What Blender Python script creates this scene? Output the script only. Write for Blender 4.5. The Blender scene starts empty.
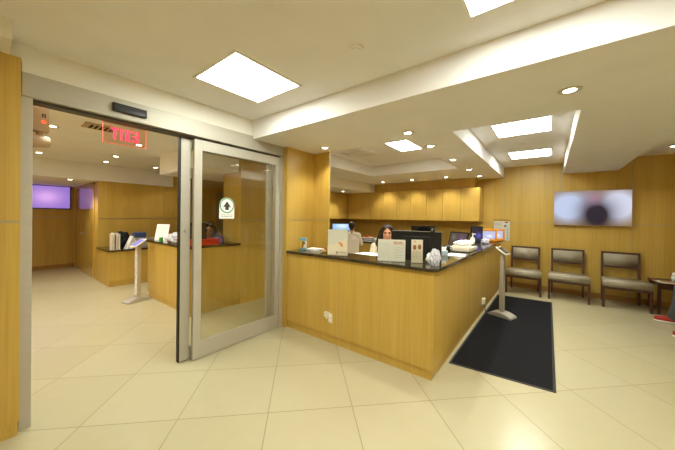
import bpy, bmesh, math, random
from mathutils import Vector, Matrix
random.seed(7)
PI = math.pi
S = bpy.context.scene
COL = S.collection
D = bpy.data

# ------------------------------------------------------------------ materials
def lin(r, g, b):
    f = lambda c: (c/255/12.92) if c/255 <= .04045 else ((c/255+.055)/1.055)**2.4
    return (f(r), f(g), f(b), 1)

def mat(name, col, rough=.5, metal=0, spec=.5, emis=None, es=0, alpha=1, coat=0, trans=0):
    m = D.materials.new(name); m.use_nodes = True
    b = m.node_tree.nodes['Principled BSDF']
    b.inputs['Base Color'].default_value = lin(*col) if max(col[:3]) > 1.01 else (*col[:3], 1)
    b.inputs['Roughness'].default_value = rough
    b.inputs['Metallic'].default_value = metal
    b.inputs['Specular IOR Level'].default_value = spec
    b.inputs['Coat Weight'].default_value = coat
    b.inputs['Transmission Weight'].default_value = trans
    if emis:
        b.inputs['Emission Color'].default_value = lin(*emis); b.inputs['Emission Strength'].default_value = es
    return m

def noisy(name, c1, c2, scale=(20, 20, 20), rough=.5, detail=4, spec=.5, metal=0, bump=0, lo=.35, hi=.65, coat=0):
    m = mat(name, c1, rough, metal, spec, coat=coat); nt = m.node_tree; N = nt.nodes; L = nt.links
    b = N['Principled BSDF']
    tc = N.new('ShaderNodeTexCoord'); mp = N.new('ShaderNodeMapping'); mp.inputs['Scale'].default_value = scale
    no = N.new('ShaderNodeTexNoise'); no.inputs['Scale'].default_value = 1; no.inputs['Detail'].default_value = detail
    cr = N.new('ShaderNodeValToRGB'); cr.color_ramp.elements[0].position = lo; cr.color_ramp.elements[1].position = hi
    cr.color_ramp.elements[0].color = lin(*c1); cr.color_ramp.elements[1].color = lin(*c2)
    L.new(tc.outputs['Object'], mp.inputs['Vector']); L.new(mp.outputs['Vector'], no.inputs['Vector'])
    L.new(no.outputs['Fac'], cr.inputs['Fac']); L.new(cr.outputs['Color'], b.inputs['Base Color'])
    if bump:
        bp = N.new('ShaderNodeBump'); bp.inputs['Strength'].default_value = bump; bp.inputs['Distance'].default_value = .003
        L.new(no.outputs['Fac'], bp.inputs['Height']); L.new(bp.outputs['Normal'], b.inputs['Normal'])
    return m

def wood(name, c1, c2, rough=.38, fine=1.0, coat=0):
    """straight vertical veneer grain plus soft flitch bands"""
    m = mat(name, c1, rough, coat=coat); nt = m.node_tree; N = nt.nodes; L = nt.links; b = N['Principled BSDF']
    tc = N.new('ShaderNodeTexCoord')
    def ns(sc, det):
        mp = N.new('ShaderNodeMapping'); mp.inputs['Scale'].default_value = sc
        no = N.new('ShaderNodeTexNoise'); no.inputs['Scale'].default_value = 1; no.inputs['Detail'].default_value = det
        L.new(tc.outputs['Object'], mp.inputs['Vector']); L.new(mp.outputs['Vector'], no.inputs['Vector']); return no
    a = ns((70*fine, 70*fine, 1.3), 3); w = ns((6*fine, 6*fine, .35), 2)
    mx = N.new('ShaderNodeMix'); mx.data_type = 'FLOAT'; mx.inputs[0].default_value = .5
    L.new(a.outputs['Fac'], mx.inputs[2]); L.new(w.outputs['Fac'], mx.inputs[3])
    cr = N.new('ShaderNodeValToRGB'); cr.color_ramp.elements[0].position = .36; cr.color_ramp.elements[1].position = .64
    cr.color_ramp.elements[0].color = lin(*c1); cr.color_ramp.elements[1].color = lin(*c2)
    L.new(mx.outputs[0], cr.inputs['Fac']); L.new(cr.outputs['Color'], b.inputs['Base Color'])
    return m

M = {}
M['wood'] = wood('maple_veneer', (190, 155, 68), (207, 173, 87))
M['wood_dark'] = wood('darker_maple_skirting', (150, 108, 46), (168, 124, 56))
M['walnut'] = wood('dark_walnut', (62, 34, 24), (86, 50, 36), rough=.35)
M['paint'] = noisy('ceiling_paint', (233, 231, 231), (237, 235, 235), (3, 3, 3), .8)
M['white'] = noisy('white_wall_paint', (232, 230, 220), (236, 233, 224), (3, 3, 3), .6)
M['alu'] = noisy('satin_aluminium', (186, 181, 168), (189, 184, 172), (2, 2, 30), .5, metal=.2)
M['steel'] = mat('brushed_steel', (196, 193, 184), .38, .5)
M['grey_metal'] = mat('grey_painted_metal', (165, 158, 140), .4, .4)
M['strip'] = mat('aluminium_reveal', (178, 170, 140), .35, .5)
M['rubber'] = mat('black_rubber', (22, 20, 18), .6)
M['black'] = mat('black_plastic', (20, 20, 22), .35)
M['black2'] = mat('matt_black_plastic', (30, 28, 28), .6)
M['dark'] = mat('dark_void', (14, 12, 10), .9)
M['granite'] = noisy('dark_polished_granite', (34, 29, 20), (98, 88, 66), (220, 220, 220), .08, 3, spec=.7, lo=.45, hi=.7)
M['mat'] = noisy('charcoal_mat_pile', (18, 18, 20), (40, 40, 44), (260, 260, 260), .95, 3, spec=.1, bump=.5)
M['vinyl'] = noisy('taupe_vinyl', (158, 150, 130), (168, 160, 140), (90, 90, 90), .33, 2, bump=.06)
M['paper'] = mat('white_paper', (250, 250, 248), .7)
M['paper2'] = mat('cream_paper', (226, 216, 190), .7)
M['print_grey'] = mat('grey_print', (150, 148, 140), .7)
M['print_red'] = mat('red_print', (190, 70, 50), .7)
M['print_dark'] = mat('dark_print', (60, 56, 52), .7)
M['orange'] = mat('orange_plastic', (205, 128, 0), .6)
M['orange_print'] = mat('orange_print', (222, 150, 90), .6)
M['brown_print'] = mat('brown_print', (160, 104, 52), .6)
M['beige_plastic'] = mat('beige_plastic', (178, 150, 116), .5)
M['red'] = mat('red_plastic', (212, 50, 28), .4)
M['green'] = mat('green_plastic', (70, 160, 60), .4)
M['teal'] = mat('teal_plastic', (60, 170, 165), .4)
M['blue'] = mat('blue_plastic', (50, 110, 170), .4)
M['skyblue'] = mat('sky_blue_print', (130, 190, 220), .5)
M['yellow'] = mat('yellow_print', (236, 205, 60), .5)
M['lilac'] = mat('lilac_fabric', (150, 120, 190), .8)
M['cream_plastic'] = mat('ivory_plastic', (232, 226, 206), .4)
M['skin'] = noisy('skin', (196, 140, 108), (204, 150, 118), (14, 14, 14), .5)
M['hair'] = noisy('dark_brown_hair', (26, 18, 14), (52, 36, 28), (120, 120, 12), .45)
M['cloth_white'] = noisy('cream_knit', (226, 216, 196), (236, 228, 210), (60, 60, 60), .9, bump=.2)
M['cloth_grey'] = noisy('grey_denim', (64, 70, 72), (84, 90, 92), (120, 120, 120), .9, bump=.2)
M['cloth_black'] = noisy('black_cloth', (24, 22, 26), (36, 34, 40), (80, 80, 80), .9)
M['shoe_red'] = noisy('red_canvas', (150, 34, 28), (176, 46, 36), (90, 90, 90), .7)
M['eye'] = mat('eye_dark', (30, 20, 16), .2)
M['lip'] = mat('lip', (160, 84, 72), .5)
M['panel_glow'] = mat('light_diffuser', (255, 255, 255), .6, emis=(250, 255, 243), es=17)
M['lamp_glow'] = mat('downlight_lamp', (255, 255, 255), .6, emis=(255, 248, 225), es=16)
M['led_red'] = mat('red_indicator', (255, 60, 30), .4, emis=(255, 60, 20), es=2.5)
M['exit_pink'] = mat('exit_letter_red', (250, 60, 90), .4, emis=(255, 90, 135), es=.8)
M['water'] = mat('clear_bottle', (225, 230, 230), .1)

def glass(name, tint=(250, 250, 246), ior=1.5, extra=0):
    m = D.materials.new(name); m.use_nodes = True; nt = m.node_tree; N = nt.nodes; L = nt.links
    for n in list(N):
        if n.type != 'OUTPUT_MATERIAL': N.remove(n)
    out = [n for n in N if n.type == 'OUTPUT_MATERIAL'][0]
    tr = N.new('ShaderNodeBsdfTransparent'); tr.inputs[0].default_value = lin(*tint)
    gl = N.new('ShaderNodeBsdfGlossy'); gl.inputs['Roughness'].default_value = .0
    lw = N.new('ShaderNodeLayerWeight'); lw.inputs[0].default_value = .5
    pw = N.new('ShaderNodeMath'); pw.operation = 'POWER'; pw.inputs[1].default_value = 4.5; L.new(lw.outputs['Facing'], pw.inputs[0])
    fr = N.new('ShaderNodeMath'); fr.operation = 'MULTIPLY_ADD'; fr.inputs[1].default_value = .9; fr.inputs[2].default_value = ((ior-1)/(ior+1))**2
    L.new(pw.outputs[0], fr.inputs[0])
    mx = N.new('ShaderNodeMixShader')
    L.new(fr.outputs[0], mx.inputs[0]); L.new(tr.outputs[0], mx.inputs[1]); L.new(gl.outputs[0], mx.inputs[2])
    L.new(mx.outputs[0], out.inputs[0]); return m
M['glass'] = glass('clear_glass')
M['acrylic'] = glass('clear_acrylic', (246, 246, 242), 1.4)
M['exit_plate'] = glass('pink_edge_lit_acrylic', (255, 240, 232), 1.3)
M['bag'] = mat('translucent_bag_plastic', (226, 226, 236), .25)
M['bag'].node_tree.nodes['Principled BSDF'].inputs['Alpha'].default_value = .75

def floor_mat():
    m = mat('cream_porcelain_tile', (214, 200, 158), .2); nt = m.node_tree; N = nt.nodes; L = nt.links; b = N['Principled BSDF']
    tc = N.new('ShaderNodeTexCoord'); sx = N.new('ShaderNodeSeparateXYZ'); L.new(tc.outputs['Object'], sx.inputs[0])
    def ma(op, a, b_=None, c=None):
        n = N.new('ShaderNodeMath'); n.operation = op
        for i, v in enumerate((a, b_, c)):
            if v is None: continue
            if isinstance(v, (int, float)): n.inputs[i].default_value = v
            else: L.new(v, n.inputs[i])
        return n.outputs[0]
    P = .9414
    u = ma('DIVIDE', ma('ADD', ma('ADD', sx.outputs[0], sx.outputs[1]), .352+P*20), P)
    v = ma('DIVIDE', ma('ADD', ma('SUBTRACT', sx.outputs[1], sx.outputs[0]), -.266+P*20), P)
    def edge(w):
        f = ma('FRACT', w); return ma('MINIMUM', f, ma('SUBTRACT', 1, f))
    e = ma('MINIMUM', edge(u), edge(v))
    g = ma('LESS_THAN', e, .0046)
    cell = N.new('ShaderNodeCombineXYZ'); L.new(ma('FLOOR', u), cell.inputs[0]); L.new(ma('FLOOR', v), cell.inputs[1])
    wn = N.new('ShaderNodeTexWhiteNoise'); L.new(cell.outputs[0], wn.inputs['Vector'])
    no = N.new('ShaderNodeTexNoise'); no.inputs['Scale'].default_value = 9; no.inputs['Detail'].default_value = 5
    L.new(tc.outputs['Object'], no.inputs['Vector'])
    f = ma('ADD', ma('MULTIPLY', wn.outputs['Value'], .5), ma('MULTIPLY', no.outputs['Fac'], .5))
    c1 = N.new('ShaderNodeMix'); c1.data_type = 'RGBA'; L.new(f, c1.inputs[0])
    c1.inputs[6].default_value = lin(184, 175, 141); c1.inputs[7].default_value = lin(192, 184, 153)
    c2 = N.new('ShaderNodeMix'); c2.data_type = 'RGBA'; L.new(g, c2.inputs[0]); L.new(c1.outputs[2], c2.inputs[6])
    c2.inputs[7].default_value = lin(140, 128, 94)
    L.new(c2.outputs[2], b.inputs['Base Color'])
    r = ma('ADD', .24, ma('MULTIPLY', g, .4)); L.new(r, b.inputs['Roughness'])
    return m
M['floor'] = floor_mat()

def screen_mat(name, stops, strength, blob=None, border=None, hw=.5, hh=.3):
    """emissive screen picture; object coords x across, z up, centred"""
    m = mat(name, (10, 10, 12), .25); nt = m.node_tree; N = nt.nodes; L = nt.links; b = N['Principled BSDF']
    tc = N.new('ShaderNodeTexCoord')
    def grad(cx, cz, rx, rz):
        mp = N.new('ShaderNodeMapping'); mp.vector_type = 'TEXTURE'
        mp.inputs['Location'].default_value = (cx, 0, cz); mp.inputs['Scale'].default_value = (rx, 50, rz)
        g = N.new('ShaderNodeTexGradient'); g.gradient_type = 'QUADRATIC_SPHERE'
        L.new(tc.outputs['Object'], mp.inputs[0]); L.new(mp.outputs[0], g.inputs[0]); return g.outputs['Fac']
    base = N.new('ShaderNodeRGB'); base.outputs[0].default_value = lin(*stops[0]); cur = base.outputs[0]
    for (cx, cz, rx, rz, col, k) in (blob or []):
        mx = N.new('ShaderNodeMix'); mx.data_type = 'RGBA'
        mm = N.new('ShaderNodeMath'); mm.operation = 'MULTIPLY'; mm.use_clamp = True; mm.inputs[1].default_value = k
        L.new(grad(cx, cz, rx, rz), mm.inputs[0]); L.new(mm.outputs[0], mx.inputs[0]); L.new(cur, mx.inputs[6])
        mx.inputs[7].default_value = lin(*col); cur = mx.outputs[2]
    L.new(cur, b.inputs['Emission Color']); b.inputs['Emission Strength'].default_value = strength
    return m

# ------------------------------------------------------------------ mesh builder
class MB:
    def __init__(s): s.b = bmesh.new()
    def box(s, x0, x1, y0, y1, z0, z1, bev=0, mtx=None):
        b = s.b; r = bmesh.ops.create_cube(b, size=1)['verts']
        for v in r: v.co = Vector(((x0+x1)/2+v.co.x*(x1-x0), (y0+y1)/2+v.co.y*(y1-y0), (z0+z1)/2+v.co.z*(z1-z0)))
        if bev:
            es = list({e for v in r for e in v.link_edges})
            rr = bmesh.ops.bevel(b, geom=es, offset=bev, segments=2, affect='EDGES', profile=.7)
            vs = set(rr['verts']) | {v for v in r if v.is_valid}
        else: vs = set(r)
        if mtx:
            for v in vs: v.co = mtx @ v.co
        return s
    def cyl(s, p, q, r0, r1=None, n=20, caps=True):
        p = Vector(p); q = Vector(q); r1 = r0 if r1 is None else r1; d = q-p
        mt = Matrix.Translation((p+q)/2) @ d.to_track_quat('Z', 'Y').to_matrix().to_4x4()
        bmesh.ops.create_cone(s.b, cap_ends=caps, segments=n, radius1=r0, radius2=r1, depth=d.length, matrix=mt); return s
    def ell(s, c, r, n=16, mtx=None):
        mt = Matrix.Translation(c) @ (mtx or Matrix()) @ Matrix.Diagonal((*r, 1))
        bmesh.ops.create_uvsphere(s.b, u_segments=n, v_segments=max(8, n*2//3), radius=1, matrix=mt); return s
    def tube(s, pts, rad, n=10):
        pts = [Vector(p) for p in pts]; rad = [rad]*len(pts) if isinstance(rad, (int, float)) else rad
        rings = []
        for i, p in enumerate(pts):
            d = (pts[min(i+1, len(pts)-1)]-pts[max(i-1, 0)]).normalized(); q = d.to_track_quat('Z', 'Y')
            rings.append([s.b.verts.new(p+q @ Vector((math.cos(a)*rad[i], math.sin(a)*rad[i], 0))) for a in [2*PI*k/n for k in range(n)]])
        for a, b_ in zip(rings, rings[1:]):
            for k in range(n): s.b.faces.new((a[k], a[(k+1) % n], b_[(k+1) % n], b_[k]))
        s.b.faces.new(rings[0][::-1]); s.b.faces.new(rings[-1]); return s
    def limb(s, pts, rad, n=12):
        """tapering limb: conical segments with ball joints, meant to be fused by remesh"""
        for i, (p, r) in enumerate(zip(pts, rad)):
            s.ell(p, (r, r, r), n)
            if i: s.cyl(pts[i-1], p, rad[i-1], r, n)
        return s
    def prism(s, prof, y0, y1, axis='y', bev=0):
        """closed profile (a,b) extruded; axis y: profile in xz; axis x: profile in yz; axis z: xy"""
        f = {'y': lambda a, b_, t: (a, t, b_), 'x': lambda a, b_, t: (t, a, b_), 'z': lambda a, b_, t: (a, b_, t)}[axis]
        A = [s.b.verts.new(f(a, b_, y0)) for a, b_ in prof]; B = [s.b.verts.new(f(a, b_, y1)) for a, b_ in prof]
        n = len(prof); fs = [s.b.faces.new(A), s.b.faces.new(B[::-1])]
        for k in range(n): fs.append(s.b.faces.new((A[k], B[k], B[(k+1) % n], A[(k+1) % n])))
        bmesh.ops.recalc_face_normals(s.b, faces=fs)
        if bev:
            bmesh.ops.bevel(s.b, geom=list({e for fc in fs for e in fc.edges}), offset=bev, segments=2, affect='EDGES')
        return s
    def build(s, name, m, parent=None, smooth=False, mtx=None, loc=None):
        me = D.meshes.new(name)
        if mtx: s.b.transform(mtx)
        bmesh.ops.recalc_face_normals(s.b, faces=s.b.faces)
        s.b.to_mesh(me); s.b.free()
        if m: me.materials.append(M[m] if isinstance(m, str) else m)
        if smooth:
            for p in me.polygons: p.use_smooth = True
        o = D.objects.new(name, me); COL.objects.link(o)
        if parent: o.parent = parent
        if loc: o.location = loc
        return o

def tag(o, label=None, cat=None, group=None, kind=None):
    if label: o['label'] = label
    if cat: o['category'] = cat
    if group: o['group'] = group
    if kind: o['kind'] = kind
    return o
def thing(name, label, cat, loc=(0, 0, 0), rotz=0, group=None, kind=None):
    o = D.objects.new(name, None); COL.objects.link(o); o.location = loc; o.rotation_euler = (0, 0, rotz)
    o.empty_display_size = .1
    return tag(o, label, cat, group, kind)
def struct(name, mb, m, smooth=False):
    return tag(mb.build(name, m, smooth=smooth), kind='structure')
def children(o): return [c for c in D.objects if c.parent == o]
def copy_tree(o, parent=None):
    c = o.copy(); COL.objects.link(c)
    if parent: c.parent = parent
    for ch in children(o): copy_tree(ch, c)
    return c
def dup(o, label, loc, rotz=None):
    c = copy_tree(o); c.location = loc; c['label'] = label
    if rotz is not None: c.rotation_euler = (0, 0, rotz)
    return c
def ROT(ax, deg, at=(0, 0, 0)):
    return Matrix.Translation(at) @ Matrix.Rotation(math.radians(deg), 4, ax) @ Matrix.Translation(-Vector(at))
def fuse(o, voxel, smooth=4):
    r = o.modifiers.new('fuse', 'REMESH'); r.mode = 'VOXEL'; r.voxel_size = voxel; r.use_smooth_shade = True
    if smooth:
        k = o.modifiers.new('soften', 'SMOOTH'); k.iterations = smooth; k.factor = .5
    return o

# ------------------------------------------------------------------ dimensions
XD, YF, XR, YB = -2.94, 2.58, -.85, 7.42       # door plane, desk front, desk right face, back wall
ZC, ZS, ZL = 2.72, 2.49, 2.66                   # ceiling, soffit, left room ceiling
ZJ = 1.455                                      # horizontal panel joint

# ------------------------------------------------------------------ shell
struct('floor', MB().box(-11.2, 4.3, -3, 7.7, -.1, 0), 'floor')
struct('ceiling', MB().box(-2.98, 4.2, -2.9, 7.6, ZC, ZC+.1), 'paint')
so = MB()
for x0, x1, y0, y1 in ((-2.98, 4.2, 2.05, 3.15), (-1.41, -.86, 3.15, YB), (-5.3, -3.3, 3.3, YB), (-3.3, -1.41, 5.55, YB),
                       (.2, 1.02, 3.15, YB), (1.02, 4.2, 3.15, 5.07), (-3.3, -2.98, 3.15, 3.3)):
    so.box(x0, x1, y0, y1, ZS, ZC+.02)
struct('ceiling', so, 'paint')
struct('ceiling', MB().box(-5.3, -3.0, 3.28, 5.6, ZC, ZC+.1), 'paint')
struct('ceiling', MB().box(-5.3, -4.1, 3.3, YB, 2.25, ZS), 'white')
struct('ceiling', MB().box(-11.2, -2.98, -.9, 3.3, ZL, ZL+.1).box(-8.4, -5.3, 3.3, 5.8, ZL, ZL+.1), 'paint')
struct('ceiling', MB().box(-10.95, -8.17, -.9, 3.18, 2.29, ZL), 'paint')
struct('ceiling', MB().box(-5.88, -4.79, 2.05, 3.3, 2.29, ZL).box(-4.79, -4.3, 2.05, 2.724, 2.29, ZL), 'paint')

struct('wall_back', MB().box(-5.5, 4.2, YB, YB+.15, 0, ZC+.05), 'wood')
struct('wall_right', MB().box(4.0, 4.15, -2.9, 7.6, 0, ZC+.05), 'wood')
struct('wall_front', MB().box(-3.1, 4.2, -2.95, -2.8, 0, ZC+.05), 'wood')
# wall around the sliding door
struct('wall_left', MB().box(-3.06, XD, .16, 2.55, 2.53, ZC+.02).box(-3.06, XD, -2.9, .16, 2.6, ZC+.02), 'white')
struct('wall_left', MB().box(-3.1, -2.88, -2.85, .155, .1, 2.60), 'wood')
struct('baseboard_left', MB().box(-3.08, -2.892, -2.85, .15, 0, .1), 'wood')
struct('trim_1', MB().box(-2.885, -2.8775, -2.8, .153, 1.47, 1.485), 'strip')
struct('wall_left', MB().box(-2.88, -2.62, -2.7, .105, 2.60, ZC), 'white')
# pier beside the reception desk
struct('wall_left', MB().box(-3.06, -2.87, 2.56, 3.1, 0, ZS).box(-3.06, -2.56, 3.1, 3.118, 0, ZS).box(-3.06, -2.9, 3.118, 3.28, 0, ZS), 'wood')
struct('trim_2', MB().box(-2.872, -2.866, 2.6, 3.1, 1.478, 1.49).box(-2.87, -2.557, 3.094, 3.1, 1.478, 1.49), 'strip')
# back wall joints
t = MB()
for x in (-.845, .16, 1.21, 2.2, 3.2): t.box(x-.006, x+.006, YB-.004, YB+.01, .1, ZC)
t.box(-.845, 4.0, YB-.004, YB+.01, ZJ-.006, ZJ+.006).box(-1.28, -.845, YB-.004, YB+.01, ZJ-.006, ZJ+.006)
struct('trim_3', t, 'strip')
struct('baseboard_back', MB().box(-.8, 4.0, YB-.015, YB+.01, 0, .1), 'wood_dark')
# back office partition and block beside the second desk
struct('wall_left', MB().box(-5.45, -5.3, 3.3, YB, 0, ZC).box(-5.3, -4.79, 3.14, 3.3, 0, ZL), 'wood')
struct('wall_left', MB().box(-4.79, -4.24, 2.724, 3.26, 0, ZL), 'wood')
struct('trim_4', MB().box(-4.245, -4.235, 2.73, 3.262, 1.445, 1.457).box(-4.79, -4.24, 2.719, 2.726, 1.445, 1.457), 'strip')
struct('baseboard_left', MB().box(-4.24, -4.232, 2.73, 3.26, 0, .1), 'wood')
# far end of the side room
struct('wall_left', MB().box(-8.35, -8.2, 1.61, 5.8, 0, ZL), 'wood')
struct('wall_left', MB().box(-10.87-.15, -10.87, -.9, 1.85, 0, ZL), 'wood')
struct('wall_left', MB().box(-10.9, -8.21, 1.62, 1.85, 0, ZL), 'wood')
struct('wall_front', MB().box(-11, -3.0, -.9, -.75, 0, ZL), 'wood')
struct('wall_back', MB().box(-8.4, -5.3, 5.65, 5.8, 0, ZL), 'wood')
struct('baseboard_left', MB().box(-10.87, -10.855, -.75, 1.7, 0, .1), 'wood_dark')
struct('trim_5', MB().box(-10.871, -10.864, -.75, 1.7, 1.42, 1.434).box(-8.201, -8.194, 1.64, 5.6, 1.42, 1.434)
       .box(-8.201, -8.194, 2.957, 2.967, 0, 2.3).box(-8.201, -8.195, 4.4, 4.7, 0, 2.29), 'strip')

# door in the far corner of the side room
d = thing('door_1', None, None, (-9.6, 1.62, 0), kind='structure')
MB().box(-1.1, 1.0, -.012, 0, .01, 2.22).build('door_leaf', wood('lacquered_maple_door', (190, 156, 66), (206, 174, 82), .12), d)
MB().box(-1.17, -1.1, -.02, 0, 0, 2.28).box(1.0, 1.07, -.02, 0, 0, 2.28).box(-1.17, 1.07, -.02, 0, 2.22, 2.29).build('door_frame', 'wood', d)
for z in (.35, 1.1, 2.0): MB().cyl((-1.09, -.025, z), (-1.09, -.025, z+.1), .009).build('hinge', 'steel', d)
hd = MB().cyl((-.1, -.012, 1.02), (-.1, -.06, 1.02), .011).build('door_handle', 'steel', d)
MB().box(-.11, .02, -.07, -.055, 1.01, 1.03, .004).build('lever', 'steel', hd)

# ------------------------------------------------------------------ sliding glass door
d = thing('door_2', None, None, (XD, 0, 0), kind='structure')
MB().box(-.16, .0, .155, .215, 0, 2.53, .003).build('jamb', 'alu', d)
MB().box(-.16, .0, 2.5, 2.56, 0, 2.49, .003).build('jamb', 'alu', d)
MB().box(-.16, .012, .16, 2.56, 2.361, 2.527, .003).build('header', 'alu', d)
MB().box(-.13, -.03, .215, 2.5, 2.343, 2.362).build('track', mat('dark_track', (70, 62, 46), .5), d)
def leaf(y0, y1, x0, x1, z1, sl, sr, rail, glow):
    lf = MB().box(x0, x1, y0, y0+sl, .008, z1, .003).box(x0, x1, y1-sr, y1, .008, z1, .003)
    lf.box(x0, x1, y0+sl, y1-sr, .008, .008+rail, .0).box(x0, x1, y0+sl, y1-sr, z1-.1, z1)
    f = lf.build('sliding_leaf', 'alu', d)
    xm = (x0+x1)/2
    MB().box(xm-.004, xm+.004, y0+sl, y1-sr, .008+rail, z1-.1).build('glass_pane', 'glass', f)
    b = MB()
    for z in (.008+rail, z1-.108): b.box(xm+.004, x1-.002, y0+sl, y1-sr, z, z+.008)
    b.box(xm+.004, x1-.002, y0+sl, y0+sl+.006, .1, z1-.1).box(xm+.004, x1-.002, y1-sr-.006, y1-sr, .1, z1-.1)
    b.build('glazing_bead', 'steel', f)
    return f
fa = leaf(1.35, 2.495, -.05, -.005, 2.335, .075, .06, .17, 1)
fb = leaf(1.247, 2.42, -.125, -.075, 2.335, .09, .07, .12, 1)
MB().box(-.125, -.078, 1.235, 1.248, .008, 2.335).build('edge_gasket', 'rubber', fb)
MB().cyl((-.078, 1.30, 1.37), (-.066, 1.30, 1.37), .018).cyl((-.068, 1.30, 1.37), (-.062, 1.30, 1.37), .007).build('lock_cylinder', 'steel', fb)
MB().box(-.09, -.06, 2.35, 2.37, 1.72, 1.8).build('catch', 'steel', fb)
MB().box(.012, .04, .661, .906, 2.408, 2.478, .006).build('motion_sensor', 'black2', d)
MB().box(.036, .042, .68, .89, 2.418, 2.44).build('sensor_window', 'black', d)

# round arrow sticker on the glass
st = thing('door_sticker', 'white arched sticker with green ring and black arrow on door glass', 'sticker', (XD-.0205, 1.727, 1.62))
def disc(r, x0, x1, n=40, cz=.03): return MB().cyl((x0, 0, cz), (x1, 0, cz), r, n=n)
MB().prism([(.092, -.12)]+[(math.cos(a)*.092, .03+math.sin(a)*.092) for a in [PI*k/24 for k in range(25)]]+[(-.092, -.12)], 0, .002, 'x').build('backing', 'paper', st)
ring = MB()
for k in range(40):
    a0, a1 = 2*PI*k/40, 2*PI*(k+1)/40
    ring.prism([(math.cos(a0)*.088, .03+math.sin(a0)*.088), (math.cos(a1)*.088, .03+math.sin(a1)*.088),
                (math.cos(a1)*.075, .03+math.sin(a1)*.075), (math.cos(a0)*.075, .03+math.sin(a0)*.075)], .002, .003, 'x')
ring.build('green_ring', mat('green_ring', (70, 150, 110), .5), st)
MB().prism([(-.022, -.02), (.022, -.02), (.022, .015), (.05, .01), (0, .08), (-.05, .01), (-.022, .015)], .002, .0032, 'x').build('arrow', 'print_dark', st)
b = MB()
for z in (-.082, -.102):
    y = -.075
    while y < .07:
        w = random.uniform(.008, .02); b.box(.002, .003, y, y+w, z, z+.009); y += w+.006
b.build('small_lettering', 'print_grey', st)

# exit sign seen from behind, hanging inside the side room
ex = thing('exit_sign', 'clear exit sign with red letters hanging behind the sliding door header, seen reversed', 'exit sign', (-3.3, .85, 2.21))
MB().box(-.004, .004, -.172, .172, 0, .19).build('plate', 'exit_plate', ex)
e = MB().box(-.005, .005, -.175, -.171, 0, .19).box(-.005, .005, .171, .175, 0, .19).box(-.005, .005, -.172, .172, -.003, .001)
e.build('glowing_edge', mat('edge_glow', (250, 120, 90), .4, emis=(255, 120, 90), es=.22), ex)
MB().box(-.02, .02, -.18, .18, .19, .225, .004).box(-.012, .012, -.03, .03, .225, ZL-2.21).build('housing', 'grey_metal', ex)
# block letters, mirrored because the plate is read from the other side
lt = MB(); hh, y0 = .15, .02
def bar(a, b_, c, d_): lt.box(-.008, -.0045, a, b_, y0+c, y0+d_)
# from low y (screen left): T I X E reversed
bar(-.155, -.075, hh-.03, hh); bar(-.13, -.10, 0, hh)
bar(-.055, -.027, 0, hh)
lt.prism([(-.01, y0), (.018, y0), (.06, y0+hh), (.032, y0+hh)], -.008, -.0045, 'x')
lt.prism([(.032, y0), (.06, y0), (.018, y0+hh), (-.01, y0+hh)], -.008, -.0045, 'x')
bar(.125, .152, 0, hh)
for z in (0, hh/2-.013, hh-.027): bar(.078, .13, z, z+.027)
lt.build('lettering', 'exit_pink', ex, mtx=Matrix.Translation((0, 0, .03)) @ Matrix.Diagonal((1, .72, .72, 1)))

# emergency light unit
em = thing('emergency_light', 'beige emergency light box with red indicator hanging inside the sliding door', 'emergency light', (-3.35, .27, 2.21))
MB().box(-.06, .06, -.055, .065, 0, .19, .006).build('battery_box', 'beige_plastic', em)
MB().box(.058, .063, .02, .028, .11, .135).box(.058, .063, .034, .042, .11, .135).box(.058, .063, .02, .042, .135, .139).build('mark', 'print_dark', em)
MB().cyl((.058, .03, .075), (.066, .03, .075), .012).build('indicator', 'led_red', em)
MB().cyl((0, .01, 0), (0, .01, -.03), .02).build('swivel', 'beige_plastic', em)
lh = MB().cyl((.03, -.07, -.085), (-.03, .06, -.07), .062, .045, 24).build('lamp_head', 'beige_plastic', em, True)
MB().cyl((.033, -.075, -.086), (.03, -.07, -.085), .052).build('lens', 'grey_metal', lh)
MB().box(-.02, .02, -.02, .02, .19, ZL-2.21).build('bracket', 'beige_plastic', em)

# ------------------------------------------------------------------ lamps
def area_spot(x, y, z, e, ang=115, col=(1, .94, .82)):
    l = D.lights.new('downlight_beam', 'SPOT'); l.energy = e; l.spot_size = math.radians(ang); l.spot_blend = .75
    l.shadow_soft_size = .05; l.color = col
    o = D.objects.new('downlight_beam', l); COL.objects.link(o); o.location = (x, y, z); return o
PG = 'square ceiling light panels'
lp0 = None
def light_panel(x0, y0, z, label, w=.62, h=.65):
    global lp0
    if lp0 is None:
        lp0 = thing('ceiling_light_panel', label, 'ceiling light', (x0+w/2, y0+h/2, z), group=PG)
        MB().box(-w/2, w/2, -h/2, h/2, -.003, .01).build('diffuser', 'panel_glow', lp0)
        f = MB()
        for a in (-1, 1):
            f.box(a*w/2-.012, a*w/2+.012, -h/2-.012, h/2+.012, -.006, .01).box(-w/2-.012, w/2+.012, a*h/2-.012, a*h/2+.012, -.006, .01)
        f.build('frame', 'paint', lp0); return lp0
    return dup(lp0, label, (x0+w/2, y0+h/2, z))
light_panel(-2.42, 1.1, ZC, 'large bright square ceiling panel above the sliding door entrance')
light_panel(-.39, 1.1, ZC, 'bright ceiling panel cut by the top picture edge, in front of the desk soffit')
light_panel(-.615, 3.94, ZC, 'bright panel over the black mat, the one nearer the entrance soffit')
light_panel(-.615, 5.75, ZC, 'bright panel over the black mat, the one nearer the panelled back wall')
light_panel(-2.11, 3.92, ZC, 'small-looking bright panel in the ceiling recess above the reception desk')
light_panel(.5, -1.5, ZC, 'added unseen fill panel on the ceiling behind the viewer near the front wall')  # added out of view to brighten upright faces in the hall
light_panel(2.2, -1.5, ZC, 'added unseen fill panel on the ceiling farthest behind the viewer, toward the side')  # second added fill panel, out of view behind the camera
light_panel(1.6, 1.1, ZC, 'ceiling panel to the side of the entrance hall')
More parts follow.
